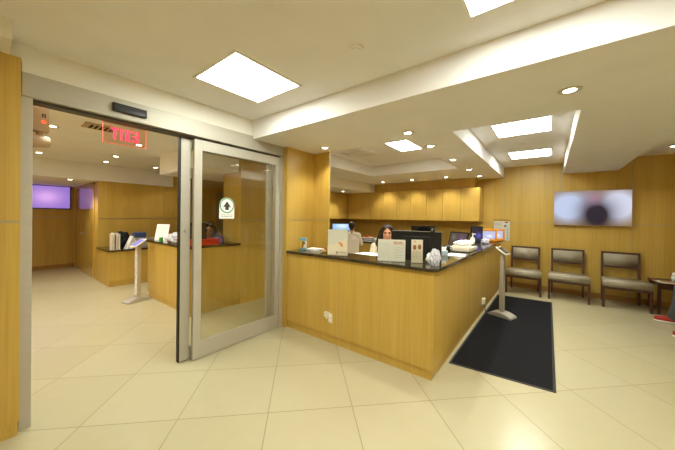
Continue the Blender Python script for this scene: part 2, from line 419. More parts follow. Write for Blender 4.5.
light_panel(-3.88, .3, ZL, 'added hidden fill panel on the ceiling just inside the side room beyond the door')  # added to light the side room, hidden behind the door header
light_panel(-6.2, -.6, ZL, 'added hidden fill panel on the ceiling along the front wall of the side room')  # added fill for the side room floor, kept out of view

DG = 'round recessed downlights'
dl0 = None
def downlight(x, y, z, label, e=26, r=.05):
    global dl0
    if dl0 is None:
        dl0 = thing('downlight', label, 'downlight', (x, y, z), group=DG)
        t = MB()
        for k in range(24):
            a0, a1 = 2*PI*k/24, 2*PI*(k+1)/24
            t.prism([(math.cos(a)*rr, math.sin(a)*rr) for a, rr in ((a0, .072), (a1, .072), (a1, .04), (a0, .04))], -.006, .0, 'z')
        t.build('trim_ring', mat('pale_trim_ring', (205, 200, 188), .5), dl0)
        MB().cyl((0, 0, -.003), (0, 0, .002), .041).build('lamp', 'lamp_glow', dl0); o = dl0
    else: o = dup(dl0, label, (x, y, z))
    area_spot(x, y, z-.03, e)
    return o
downlight(-2.474, 2.89, ZS, 'downlight in the soffit in front of the wooden pier', 18)
downlight(-1.271, 2.911, ZS, 'downlight in the soffit just above the near corner of the desk')
downlight(.102, 2.629, ZS, 'large downlight alone in the wide soffit before the mat')
downlight(-1.265, 3.622, ZS, 'downlight beside the small bright panel over the desk')
downlight(-1.265, 4.684, ZS, 'third downlight of the row running from desk corner to back wall')
downlight(-1.265, 5.803, ZS, 'fourth downlight of the row running from desk corner to back wall')
downlight(-1.265, 6.8, ZS, 'downlight at the end of the row, touching the back wall corner', 12)
downlight(-1.932, 6.607, ZS, 'downlight over the wall cabinets, nearest the mat')
downlight(-2.758, 6.6, ZS, 'downlight over the middle of the wall cabinets')
downlight(-3.588, 6.62, ZS, 'downlight over the wall cabinets, nearest the low bulkhead')
downlight(-4.62, 6.2, 2.25, 'downlight in the low bulkhead over the corner cabinets')
downlight(1.531, 6.661, ZC, 'downlight at the picture edge above the wooden side table', 9)
for x, y, lab in ((-5.09, .54, 'downlight beside the emergency light in the side room'),
                  (-6.72, .62, 'small downlight just under the emergency lamp head'),
                  (-7.54, .63, 'downlight below the emergency lamp, close to the bulkhead'),
                  (-5.29, 1.543, 'downlight touching the letter at the end of the exit sign'),
                  (-6.72, 1.58, 'downlight below the reversed exit letters'),
                  (-7.60, 1.62, 'downlight left of and below the one under the exit letters'),
                  (-7.50, 2.525, 'downlight in the side room between exit sign and door leaf'),
                  (-7.66, 3.02, 'downlight in the side room partly behind the door leaf')):
    downlight(x, y, ZL, lab, 54 if x > -6 else (9 if y > 1 else 30))
downlight(-8.48, 1.18, 2.29, 'downlight in the low ceiling over the purple television', 45)

# smoke detectors, vents
def cover(x, y, z, label, r=.055):
    o = MB().cyl((0, 0, -.012), (0, 0, 0), r, r*1.05, 28).cyl((0, 0, -.018), (0, 0, -.012), r*.55, r*.6, 20).build('sprinkler_cover', 'paint', smooth=False)
    o.location = (x, y, z); return tag(o, label, 'sprinkler cover')
cover(-1.085, 1.592, ZC, 'round flat cover on the upper ceiling over the entrance hall', .05)
cover(-.36, 5.2, ZC, 'round cover between the two bright panels over the mat', .045)
cover(-2.45, 6.55, ZS, 'small grey round cover between two downlights over the cabinets', .04)
vt = thing('ceiling_vent', 'square cream air vent in the recess over the desk', 'air vent', (-2.81, 4.2, ZC))
MB().box(-.29, .29, -.29, .29, -.012, 0, .003).build('vent_frame', 'paint', vt)
v = MB()
for k in range(3):
    a = .25-.075*k
    for sg in (-1, 1):
        v.box(-a, a, sg*a-.012, sg*a+.012, -.024-.004*k, -.012).box(sg*a-.012, sg*a+.012, -a, a, -.024-.004*k, -.012)
v.box(-.07, .07, -.07, .07, -.03, -.012); v.build('vent_louvre', 'paint', vt)
vt = thing('ceiling_vent', 'narrow ceiling grille beside the exit sign in the side room', 'air vent', (-4.62, .93, ZL))
MB().box(-.14, .14, -.17, .17, -.014, 0, .003).build('vent_frame', 'beige_plastic', vt)
v = MB()
for k in range(5): v.box(-.09, .09, -.11+k*.05, -.085+k*.05, -.018, -.012)
v.build('vent_slot', 'dark', vt)

# ------------------------------------------------------------------ reception desk
rd = thing('reception_desk', 'L-shaped wooden reception desk with dark granite top in the middle of the room', 'reception desk', (XR, YF, 0))
X0 = -2.865-XR                                  # local left end
MB().box(X0, 0, 0, .04, .1, 1.03).build('front_panel', 'wood', rd)
MB().box(-.04, 0, .04, 4.35, .1, 1.03).build('side_panel', 'wood', rd)
MB().prism([(X0, .016), (-.014, .016), (-.014, 4.33), (-.04, 4.33), (-.04, .04), (X0, .04)], 0, .1, 'z').build('plinth', 'wood', rd)
MB().box(-1.955+.85-.004, -1.955+.85+.004, -.002, .01, .1, 1.03).build('joint_strip', 'strip', rd)
MB().box(-.004, .002, 2.2, 2.206, .1, 1.03).build('joint_strip', 'strip', rd)
MB().prism([(-1.66, .05), (-.1, .05), (-.1, 4.3), (-.78, 4.3), (-.78, .86), (-1.66, .86)], .70, .73, 'z').build('work_surface', 'wood', rd)
MB().box(-.1, -.04, 4.3, 4.35, .1, 1.03).box(-.78, -.1, 4.3, 4.35, .1, .7).build('end_panel', 'wood', rd)
cg = MB().prism([(-2.868, YF-.03), (XR-.02, YF-.03), (XR+.035, YF+.025), (XR+.035, 6.95), (XR-.34, 6.95), (XR-.34, 2.96), (-2.868, 2.96)], 1.03, 1.062, 'z', bev=.006)
ct = tag(cg.build('granite_countertop', 'granite'), 'polished dark granite counter running along the top of the reception desk', 'countertop')

# outlets
def outlet(mtx_loc, rz, label):
    o = thing('wall_outlet', label, 'electrical outlet', mtx_loc, rz)
    MB().box(-.035, .035, -.006, 0, -.058, .058, .003).build('cover_plate', 'cream_plastic', o)
    MB().box(-.012, .012, -.008, -.005, .012, .038).build('socket', 'paper', o)
    MB().box(-.012, .012, -.008, -.005, -.038, -.012).build('socket', 'paper', o)
    return o
outlet((-2.09, YF-.001, .31), 0, 'white electrical outlet on the front face of the wooden desk')
pa = MB().box(-.03, .03, -.05, -.008, -.01, .05, .012).cyl((-.0, -.012, -.02), (0, -.03, -.02), .016).build('plug_in_freshener', 'cream_plastic')
pa.location = (-2.125, YF, .335); tag(pa, 'white plug-in device on the outlet of the desk front', 'plug-in')
outlet((XR+.001, 4.93, .2), PI/2, 'white electrical outlet on the long side of the desk beside the mat')
pa = MB().box(.007, .05, -.03, .03, -.045, .05, .008).build('power_adapter', 'cream_plastic'); pa.location = (XR, 4.93, .21)
tag(pa, 'white power adapter plugged in on the long side of the desk', 'power adapter')
cb = MB().tube([(XR+.04, 4.93, .17), (-.80, 4.93, .05), (-.77, 4.95, .02), (-.70, 5.0, .018), (-.64, 5.03, .03)], .006).build('power_cable', mat('purple_cable', (120, 100, 140), .5), smooth=True)
tag(cb, 'thin purple power cable from desk outlet to the check-in stand', 'cable')

# mat
mt = thing('floor_mat', 'long black entrance mat lying beside the reception desk', 'floor mat', (-.39, 4.75, 0))
c = [(-.44, -1.72), (.455, -1.64), (.44, 1.69), (-.43, 1.62)]
MB().prism(c, .0005, .006, 'z').build('rubber_border', mat('mat_edge_rubber', (48, 46, 44), .7), mt)
MB().prism([(x*.95, y*.985) for x, y in c], .006, .0105, 'z').build('pile', 'mat', mt)

# check-in stands
def kiosk(loc, rz, label, marks, scr):
    o = thing('check_in_stand', label, 'check-in stand', loc, rz, 'check-in stands')
    k_ = 1 if marks else .84
    prof = [(-.20, 0), (.21, 0), (.20, .025)]+[(.20-.4*k/10, .03+.04*math.sin(PI*k/10)) for k in range(1, 10)]+[(-.19, .025)]
    MB().prism([(a*k_, b_) for a, b_ in prof], -.10, .10, 'y', bev=.004).build('base', 'steel', o, False)
    pw_ = .042 if marks else .028
    MB().box(-.03, .03, -pw_, pw_, .05, 1.0, .006).build('pole', 'steel', o)
    if marks:
        MB().box(.03, .0315, -.038, .038, .12, .97).build('banner_strip', noisy('banner_print', (236, 230, 226), (128, 52, 70), (3, 45, 70), .6, 2, lo=.56, hi=.6), o)
    R_ = ROT('Y', 34, (0, 0, 1.02))
    tk = 1 if marks else .8
    MB().box(-.115*tk, .115*tk, -.09*tk, .09*tk, 1.015, 1.035, .006).build('tablet', 'cream_plastic', o, mtx=R_)
    MB().box(-.095*tk, .095*tk, -.075*tk, .075*tk, 1.035, 1.0365).build('screen', scr, o, mtx=R_)
    MB().box(-.03, .03, -.05, .05, .965, 1.02, .006).build('bracket', 'grey_metal', o)
    return o
kiosk((-.58, 5.0, .011), math.radians(-20), 'silver check-in stand standing on the black mat', False, mat('tablet_dark', (70, 70, 72), .2))
kiosk((-5.76, 1.68, 0), math.radians(-78), 'silver check-in stand with purple screen and lettered pole in the side room', True,
      screen_mat('tablet_purple', [(150, 140, 210)], .9, [(.06, 0, .1, .2, (90, 40, 190), 1.5)]))

# ------------------------------------------------------------------ waiting chairs
def chair(loc, rz, label):
    o = thing('waiting_chair', label, 'chair', loc, rz, 'waiting chairs along the panelled wall')
    W, Dp, Wb = .305, .62, .262                               # half width, depth; front at y=0, back at y=Dp
    for sx in (-1, 1):
        MB().box(sx*W-.018*(1+sx), sx*W+.018*(1-sx), 0, .036, 0, .42, .004).build('leg', 'walnut', o)
        MB().prism([(Dp-.075, 0), (Dp-.04, 0), (Dp-.03, .4), (Dp+.035, .93), (Dp+.005, .93), (Dp-.07, .4)], sx*Wb-.018*(1+sx), sx*Wb+.018*(1-sx), 'x', .003).build('leg', 'walnut', o)
    MB().box(-W+.02, W-.02, .004, .032, .325, .375, .003).build('seat_rail', 'walnut', o)
    MB().box(-Wb+.02, Wb-.02, Dp-.07, Dp-.045, .33, .39).build('seat_rail', 'walnut', o)
    for sx in (-1, 1): MB().prism([(sx*(W-.002), .03), (sx*(W-.026), .03), (sx*(Wb-.026), Dp-.05), (sx*(Wb-.002), Dp-.05)], .335, .40, 'z', .003).build('side_rail', 'walnut', o)
    sp = [(-.012, .372), (-.018, .44), (-.005, .487), (.05, .50), (.3, .478), (Dp-.08, .465), (Dp-.08, .40)]
    st_ = MB().prism(sp, -W+.004, W-.004, 'x', bev=.008)
    for v_ in st_.b.verts: v_.co.x *= 1-max(0, v_.co.y)/Dp*(1-Wb/W)
    st_.build('seat', 'vinyl', o, True)
    def yb(z): return Dp-.065+(z-.4)*.131
    MB().prism([(yb(.905), .90), (yb(.905)+.04, .90), (yb(.935)+.04, .935), (yb(.935), .935)], -Wb, Wb, 'x', .003).build('top_rail', 'walnut', o)
    MB().prism([(yb(.645)+.005, .64), (yb(.645)+.035, .64), (yb(.675)+.035, .672), (yb(.675)+.005, .672)], -Wb+.02, Wb-.02, 'x', .003).build('back_rail', 'walnut', o)
    MB().prism([(yb(.67)-.006, .674), (yb(.67)+.03, .674), (yb(.9)+.03, .9), (yb(.9)-.006, .9)], -Wb+.034, Wb-.034, 'x', bev=.008).build('backrest', 'vinyl', o, True)
    return o
ch = chair((-.42, 6.70, 0), 0, 'waiting chair nearest the reception desk, beyond the silver stand')
dup(ch, 'middle waiting chair of the three against the wall', (.29, 6.71, 0))
dup(ch, 'waiting chair under the television, beside the dark side table', (1.055, 6.74, 0))
dup(ch, 'waiting chair under the seated person with red shoes', (1.67, 5.98, 0), PI/2*-1)

tb = thing('side_table', 'dark walnut side table beside the last waiting chair', 'side table', (1.72, 7.06, 0))
MB().box(-.31, .31, -.28, .28, .49, .52, .004).build('tabletop', 'walnut', tb)
for sx in (-1, 1):
    for sy in (-1, 1): MB().box(sx*.285-.02, sx*.285+.02, sy*.25-.02, sy*.25+.02, 0, .49, .003).build('leg', 'walnut', tb)
MB().box(-.27, .27, -.262, -.242, .42, .49).build('apron', 'walnut', tb)
MB().box(-.27, .27, .242, .262, .42, .49).build('apron', 'walnut', tb)
mg = MB().box(-.14, .14, -.1, .1, 0, .006, mtx=ROT('Z', 15)).box(-.13, .13, -.095, .095, .006, .012, mtx=ROT('Z', -8)).build('magazine', 'paper2')
mg.location = (1.57, 6.93, .52); tag(mg, 'open magazine with brownish cover on the dark side table', 'magazine')
pg = MB().box(-.1, .1, -.07, .07, .012, .0135, mtx=ROT('Z', -8)).build('cover_print', 'brown_print', mg)
bt = thing('water_bottle', 'small clear plastic bottle with white cap on the side table', 'bottle', (1.655, 7.1, .52))
MB().cyl((0, 0, 0), (0, 0, .09), .03, .03).cyl((0, 0, .09), (0, 0, .12), .03, .012).build('bottle_body', 'water', bt, True)
MB().cyl((0, 0, .12), (0, 0, .15), .015).build('cap', 'paper', bt)

# ------------------------------------------------------------------ televisions
tv = thing('television', 'wide flat television with a blurred bright picture above the waiting chairs', 'television', (.63, YB-.05, 1.775))
MB().box(-.575, .575, -.02, .02, -.355, .355, .005).build('bezel', mat('pale_bezel', (190, 160, 130), .4), tv)
MB().box(-.565, .565, -.0225, -.02, -.345, .335).build('screen', screen_mat('tv_blurred', [(150, 118, 70)], .62,
    [(-.33, .02, .5, .48, (205, 218, 250), 3.2), (.38, .04, .42, .48, (225, 228, 250), 3.2), (0, .05, .3, .5, (190, 180, 205), 1.6), (.09, -.14, .5, .62, (34, 28, 50), 1.9), (.06, .2, .2, .22, (180, 130, 150), .8)]), tv)
MB().box(-.2, .2, .02, .05, -.15, .15).build('wall_bracket', 'black2', tv)
tv = thing('television', 'flat television glowing purple on the far wall of the side room', 'television', (-10.83, .93, 1.97), PI/2)
MB().box(-.60, .60, -.02, .02, -.325, .325, .005).build('bezel', 'black', tv)
MB().box(-.575, .575, -.0225, -.02, -.30, .30).build('screen', screen_mat('tv_purple', [(140, 108, 190)], .85,
    [(.12, 0, .55, .4, (206, 158, 222), 1.4)]), tv)
MB().box(-.2, .2, .02, .04, -.15, .15).build('wall_bracket', 'black2', tv)

# ------------------------------------------------------------------ wall cabinets
xs = [-4.99, -4.58, -4.17, -3.75, -3.335, -2.93, -2.515, -2.1, -1.69, -1.28]
YC = 6.95
places = ['in the corner by the low bulkhead', 'second from the corner bulkhead', 'above the seated receptionist', 'right of the one above the receptionist', 'at the mat end of the row']
cabs = [(0, 1), (1, 3), (3, 5), (5, 7), (7, 9)]
for (a, b_), pl in zip(cabs, places):
    x0, x1 = xs[a], xs[b_]
    o = thing('wall_cabinet', 'maple wall cabinet over the back counter, '+pl, 'wall cabinet', ((x0+x1)/2, YC, 1.47), group='maple wall cabinets')
    h = (x1-x0)/2
    MB().box(-h+.001, h-.001, .02, YB-YC, 0, .785).build('carcass', 'wood', o)
    for k in range(a, b_):
        c0, c1 = xs[k]-(x0+x1)/2, xs[k+1]-(x0+x1)/2
        MB().box(c0+.003, c1-.003, 0, .019, .003, .782, .001).build('door', 'wood', o)
o = thing('wall_cabinet', 'maple wall cabinet on the side wall of the back office under the bulkhead', 'wall cabinet', (-5.0, 6.2, 1.47), group='maple wall cabinets')
MB().box(-.299, -.02, -.75, .74, 0, .775).build('carcass', 'wood', o)
for k in range(3): MB().box(-.019, 0, -.75+k*.5+.003, -.25+k*.5-.003, .003, .772, .001).build('door', 'wood', o)
struct('wall_back', MB().box(-4.1, -1.4, YC+.12, YB, 2.27, ZS), 'wood')

# back counter
bc = thing('back_counter', 'low wooden back counter with black top below the wall cabinets', 'counter', (-3.15, 7.1, 0))
MB().box(-2.13, 1.85, -.29, .31, .0, .78).build('body', 'wood', bc)
for k in range(8): MB().box(-2.12+k*.495, -2.12+k*.495+.485, -.305, -.29, .12, .77, .001).build('door', 'wood', bc)
MB().box(-2.14, 1.86, -.32, .315, .78, .81, .003).build('worktop', 'granite', bc)

# ------------------------------------------------------------------ side room counter and second desk
sd = thing('reception_desk', 'second wooden reception desk seen through the sliding glass door', 'reception desk', (-4.24, 1.89, 0))
MB().box(-.04, 0, 0, .83, .1, 1.03).build('front_panel', 'wood', sd)
MB().box(-1.71, -.04, 0, .04, .1, 1.03).build('side_panel', 'wood', sd)
MB().box(-.04, -.02, .02, .83, 0, .1).box(-1.69, -.04, .02, .04, 0, .1).build('plinth', 'wood', sd)
MB().prism([(.03, -.03), (.03, .832), (-.35, .832), (-.35, .32), (-1.75, .32), (-1.75, -.03)], 1.03, 1.06, 'z', .004).build('countertop', 'granite', sd)
MB().box(-1.71, -1.67, .04, .3, .1, 1.03).build('end_panel', 'wood', sd)
MB().box(-.55, -.545, -.002, .004, .1, 1.03).build('joint_strip', 'strip', sd)
sc = thing('side_counter', 'low wooden counter with dark top in the far corner of the side room', 'counter', (-7.25, 1.60, 0))
MB().box(-.94, 0, 0, 2.3, .1, .74).build('body', 'wood', sc)
MB().box(-.94, -.015, .01, 2.3, 0, .1).build('plinth', 'wood', sc)
MB().box(-.945, .03, -.02, 2.31, .74, .77, .004).build('worktop', 'granite', sc)
hp = MB().box(-.004, .002, -.13, .13, -.12, .12).build('access_panel', 'wood')
hp.location = (-8.195, 2.15, 1.85); tag(hp, 'square flush access panel in the far wooden wall of the side room', 'access panel')

# ------------------------------------------------------------------ people
def finger_hand(mb, wrist, dirv, up, side, L=.17, curl=.5):
    """palm with four unequal bent fingers and a side thumb"""
    dv = Vector(dirv).normalized(); u = Vector(up).normalized(); s_ = dv.cross(u).normalized()*side; w = Vector(wrist)
    for k in range(4):
        mb.limb([w+s_*(-.012+.008*k), w+dv*.08+s_*(-.030+.020*k)], [.016, .013], 8)
        ln = (.068, .078, .074, .058)[k]; p = w+dv*.085+s_*(-.030+.020*k); a = 0; pts = [p]
        for j in range(3):
            a += curl*.6; p = p+(dv*math.cos(a)-u*math.sin(a))*ln*(.42, .33, .25)[j]; pts.append(p)
        mb.limb(pts, [.0095, .009, .0085, .007], 8)
    t0 = w+dv*.02-s_*.022; t1 = t0+dv*.03-s_*.03; t2 = t1+dv*.03-s_*.01-u*.01
    mb.limb([t0, t1, t2], [.014, .011, .009], 8)

def person(loc, rz, label, top, trouser, pose, hairstyle, look=0, shoes='black2', head_pitch=0, woman=True):
    """seated figure facing -y; seat surface at z=.48"""
    o = thing('person', label, 'person', loc, rz); o.scale = (1.03, 1.03, 1.03)
    V = Vector
    sw = .17 if woman else .2
    hipz = .56; sh = 1.02; lean = pose.get('lean', 0)
    pel = V((0, 0, hipz)); chest = V((0, -.02-lean*.5, .86)); neck = V((0, -.02-lean, 1.09)); hc = V((0, -.045-lean-head_pitch*.08, 1.235-head_pitch*.06))
    b = MB()
    b.ell(pel, (.165, .13, .12)); b.limb([pel, V((0, -.01, .70)), chest], [.125, .105, .12])
    b.ell(chest+V((0, 0, .04)), (.155, .105, .15)); b.limb([chest+V((0, 0, .12)), neck, neck+V((0, -.01, .06))], [.075, .055, .052])
    for sx in (-1, 1):
        shd = V((sx*sw, -.01-lean*.85, sh)); el, wr = pose['armL' if sx < 0 else 'armR']
        b.limb([V((sx*.06, -.01-lean*.85, sh+.03)), shd], [.06, .058])
        b.limb([shd, V(el), V(wr)], [.052, .04, .027])
        finger_hand(b, wr, (V(wr)-V(el)), pose.get('up', (0, 0, 1)), sx)
        kn, an = pose['legL' if sx < 0 else 'legR']; kn = V(kn); an = V(an)
        b.limb([V((sx*.09, -.02, hipz-.02)), kn, (kn+an)/2+V((0, .02, 0)), an], [.095, .062, .055, .04])
        b.limb([an, an+V((0, -.02, -.045)), an+V((0, -.12, -.062))], [.036, .03, .022])
    # head: cranium, jaw, nose, ears, brow
    Rm = ROT('X', math.degrees(head_pitch)*.8) @ ROT('Z', look)
    def hp(x, y, z): return hc+(Rm @ V((x, y, z)))
    R3 = Rm
    b.ell(hp(0, .012, .03), (.075, .094, .092), 20, R3); b.ell(hp(0, -.032, -.035), (.058, .058, .075), 20, R3)
    b.limb([hp(0, -.088, .012), hp(0, -.108, -.018)], [.011, .015], 10)
    b.ell(hp(0, -.085, -.058), (.026, .014, .014)); b.ell(hp(0, -.073, -.095), (.024, .02, .018)); b.ell(hp(0, -.078, .035), (.055, .018, .012))
    for sx in (-1, 1): b.ell(hp(sx*.077, .005, -.005), (.012, .02, .032), 10, R3); b.ell(hp(sx*.036, -.066, -.02), (.022, .018, .02), 10)
    fuse(b.build('body', 'skin', o, True), .0085, 3)
    for sx in (-1, 1): MB().ell(hp(sx*.031, -.083, .014), (.012, .007, .008), 12).build('eye', 'eye', o, True)
    br = MB()
    for sx in (-1, 1): br.limb([hp(sx*.015, -.094, .038), hp(sx*.048, -.083, .036)], [.005, .004], 8)
    br.build('eyebrow', 'hair', o, True)
    MB().ell(hp(0, -.098, -.060), (.024, .006, .007), 12).build('mouth', 'lip', o, True)
    # garments
    g = MB(); e = .014
    g.ell(pel+V((0, 0, .03)), (.165+e, .13+e, .11)); g.limb([pel, V((0, -.01, .70)), chest], [.125+e, .105+e+.01, .12+e])
    g.ell(chest+V((0, 0, .04)), (.155+e, .105+e, .15+e))
    for sx in (-1, 1):
        shd = V((sx*sw, -.01-lean*.85, sh)); el, wr = pose['armL' if sx < 0 else 'armR']
        g.limb([V((sx*.06, -.01-lean*.85, sh+.02)), shd], [.06+e, .058+e]); g.limb([shd, V(el), V(el).lerp(V(wr), .85)], [.052+e, .04+e, .03+e])
        g.limb([V((sx*.06, -.01-lean, sh+.03)), V((sx*.03, -.02-lean, sh+.075))], [.06, .045])
    fuse(g.build('shirt', top, o, True), .011, 4)
    g = MB(); g.ell(pel, (.165+e, .13+e, .115+e-.01))
    for sx in (-1, 1):
        kn, an = pose['legL' if sx < 0 else 'legR']; kn = V(kn); an = V(an)
        g.limb([V((sx*.09, -.02, hipz-.02)), kn, (kn+an)/2+V((0, .02, 0)), an+V((0, 0, -.01))], [.095+e, .062+e+.005, .055+e+.01, .04+e+.012])
    fuse(g.build('trousers', trouser, o, True), .011, 3)
    for sx in (-1, 1):
        kn, an = pose['legL' if sx < 0 else 'legR']; an = V(an)
        toe = pose.get('toe', {}).get(sx, V((0, -1, 0))); sd_ = V((-toe.y, toe.x, 0))
        f = MB(); z0 = an.z-.09
        f.ell(an+V((0, 0, -.045)), (.043, .043, .045)); f.limb([an+V((0, 0, -.05)), an+toe*.10+V((0, 0, -.05)), an+toe*.165+V((0, 0, -.058))], [.048, .043, .034])
        shu = fuse(f.build('shoe', shoes, o, True), .007, 2)
        s2 = MB(); ang = math.atan2(toe.y, toe.x)
        pr = [(math.cos(a)*(.125 if math.cos(a) > 0 else .125)+.07, math.sin(a)*.047) for a in [2*PI*k/24 for k in range(24)]]
        s2.prism(pr, -.094, -.078, 'z')
        s2.build('sole', 'paper', shu, mtx=Matrix.Translation(an) @ Matrix.Rotation(ang, 4, 'Z'))
    # hair
    h = MB()
    h.ell(hp(0, .028, .048), (.088, .098, .088), 20, R3)
    if hairstyle == 'long':
        for sx in (-1, 1):
            h.limb([hp(sx*.045, -.045, .095), hp(sx*.083, -.015, .03), hp(sx*.105, .0, -.06), hp(sx*.13, .0, -.17), hp(sx*.14, -.02, -.28)], [.034, .036, .042, .046, .026])
        h.limb([hp(0, .07, .03), hp(0, .085, -.08), hp(0, .075, -.24)], [.07, .07, .05])
    elif hairstyle == 'bun':
        h.ell(hp(0, .11, .09), (.045, .045, .045)); h.limb([hp(0, .05, .0), hp(0, .055, -.05)], [.075, .05])
    else:
        h.limb([hp(0, .04, .02), hp(0, .05, -.03)], [.078, .06])
    fuse(h.build('hair', 'hair', o, True), .009, 3)
    return o

def office_chair(loc, rz, label, backh=.95):
    o = thing('office_chair', label, 'office chair', loc, rz, 'black office chairs')
    s = MB()
    for k in range(5):
        a = 2*PI*k/5+.3; s.limb([(0, 0, .09), (math.cos(a)*.27, math.sin(a)*.27, .07)], [.025, .016], 8)
        s.ell((math.cos(a)*.28, math.sin(a)*.28, .028), (.027, .027, .027), 10)
    s.build('star_base', 'black', o, True)
    MB().cyl((0, 0, .08), (0, 0, .4), .025).build('gas_column', 'black', o, True)
    MB().box(-.23, .23, -.22, .23, .39, .455, .02).build('seat', 'cloth_black', o, True)
    MB().box(-.20, .20, .24, .285, .55, backh, .02).build('backrest', 'cloth_black', o, True)
    MB().box(-.03, .03, .23, .26, .38, .6).build('back_support', 'black', o)
    return o
desk_pose = dict(lean=.03, armL=((-.24, -.12, .80), (-.14, -.33, .80)), armR=((.24, -.12, .80), (.14, -.33, .80)),
                 legL=((-.12, -.42, .53), (-.12, -.36, .10)), legR=((.12, -.42, .53), (.12, -.36, .10)))
office_chair((-1.97, 3.80, 0), math.radians(28), 'black office chair under the receptionist behind the big monitor')
person((-1.97, 3.78, .03), math.radians(30), 'person with long dark hair in a cream top seated behind the big black monitor', 'cloth_white', 'cloth_black', desk_pose, 'long', head_pitch=.15)
oc = office_chair((-4.12, 5.95, 0), math.radians(210), 'cream covered office chair holding the person turned to the back office screen', .98)
for c in D.objects:
    if c.parent == oc and c.name.startswith('backrest'): c.data.materials[0] = M['cloth_white']; c['label'] = 'cream cloth draped backrest'
person((-4.12, 5.93, .0), math.radians(210), 'person in a white top with dark hair, back turned, facing the back office screen', 'cloth_white', 'cloth_black', desk_pose, 'short')
office_chair((-4.98, 2.48, 0), math.radians(60), 'black office chair behind the second desk')
person((-4.93, 2.54, .05), math.radians(60), 'person with dark hair in lilac top leaning over the red box on the second desk', 'lilac', 'cloth_black',
       dict(desk_pose, lean=.07, armL=((-.25, -.24, 1.0), (-.15, -.22, 1.16)), up=(0, 1, 0)), 'long', head_pitch=.55)

sit = dict(lean=-.02, armL=((-.26, -.08, .80), (-.2, -.3, .66)), armR=((.26, -.08, .80), (.2, -.3, .66)),
           legL=((-.30, -.40, .53), (-.335, -.46, .105)), legR=((.30, -.40, .53), (.335, -.44, .105)),
           toe={-1: Vector((-.1, -.995, 0)), 1: Vector((.12, -.99, 0))})
person((1.96, 5.98, .0), math.radians(-90), 'person in grey trousers and red shoes seated at the picture edge, only feet in view', 'cloth_black', 'cloth_grey', sit, 'short', shoes='shoe_red', woman=False)

# ------------------------------------------------------------------ desk objects (granite top at z=1.062)
ZT = 1.0625
def lines(mb, x0, x1, z0, z1, y, n, h=.004):
    for k in range(n):
        z = z1-(z1-z0)*(k+.5)/n; x = x0
        while x < x1-.01:
            w = min(random.uniform(.012, .035), x1-x); mb.box(x, x+w, y-.0008, y, z, z+h); x += w+.006
def put(o, label, cat, group=None): return tag(o, label, cat, group)

br = thing('brochure_holder', 'small stand of blue and yellow brochures at the pier end of the counter', 'brochure holder', (-2.74, 2.76, ZT), math.radians(20))
MB().box(-.055, .055, -.012, .012, 0, .16).build('pocket', 'acrylic', br)
MB().box(-.05, .05, -.006, .004, .004, .175).build('brochure_stack', 'paper', br)
MB().box(-.05, .05, -.0075, -.006, .13, .175).box(-.05, .05, -.0075, -.006, .004, .03).build('blue_band', 'skyblue', br)
MB().box(-.05, .0, -.0075, -.006, .03, .13).build('yellow_print', 'yellow', br)
MB().ell((.005, -.007, .10), (.026, .002, .026)).ell((-.01, -.007, .06), (.016, .002, .03)).build('portrait_print', 'brown_print', br)
p = MB().box(-.09, .09, -.07, .07, 0, .018, .002).box(-.08, .09, -.075, .06, .018, .03, mtx=ROT('Z', 9)).build('paper_stack', 'paper'); p.location = (-2.60, 2.84, ZT)
put(p, 'low stack of white cards beside the brochure stand', 'papers')
cd = thing('candy_bowl', 'small clear bowl of wrapped sweets on the counter', 'bowl', (-2.36, 2.76, ZT))
MB().cyl((0, 0, 0), (0, 0, .012), .05).cyl((0, 0, .012), (0, 0, .055), .055, .085, 28, False).build('bowl', 'acrylic', cd, True)
for k in range(16):
    a = k*2.4; r = .012+.045*((k*.37) % 1)
    c = MB().ell((math.cos(a)*r, math.sin(a)*r, .025+.03*((k*.61) % 1)), (.014, .010, .009), 8).build('sweet', ('yellow', 'green', 'orange_print', 'red', 'paper')[k % 5], cd, True)
# slanted sign
sg = thing('counter_sign', 'tall clear stand with white sheet and orange picture beside the seated person with back turned', 'sign holder', (-2.03, 2.63, ZT), math.radians(22))
MB().box(-.13, .13, -.006, .0, 0, .325).box(-.13, .13, -.045, .045, 0, .004).build('acrylic_stand', 'acrylic', sg)
MB().box(-.125, .125, .001, .003, .004, .32).build('sheet', 'paper', sg)
MB().prism([(-.125, .01), (.125, .01), (.125, .21), (.05, .19), (-.02, .15), (-.125, .12)], -.0075, -.0065, 'y').build('grey_field', 'paper2', sg)
MB().prism([(.0, .175), (.06, .16), (.075, .11), (.04, .12), (.02, .15)], -.009, -.0078, 'y').build('orange_print', 'orange_print', sg)
l = MB(); lines(l, .02, .11, .035, .05, -.0078, 1, .01); l.cyl((-.005, -.0078, .042), (-.005, -.0086, .042), .016); l.build('emblem_and_lettering', 'print_grey', sg)
p = MB().box(-.2, .17, -.14, .14, 0, .02, .003).box(-.17, .2, -.13, .14, .02, .035, .002, ROT('Z', 12)).box(-.12, .22, -.12, .12, .035, .05, .002, ROT('Z', -9)).build('paper_stack', 'paper')
p.location = (-1.93, 3.14, 1.0)
put(p, 'spread white papers lying behind the counter left of the white notice', 'papers')
pl = MB().box(-.25, .28, -.15, .15, 0, .27).build('paper_tray_riser', 'wood'); pl.location = (-1.93, 3.16, .73); put(pl, 'wooden riser under the spread papers on the work surface', 'riser')
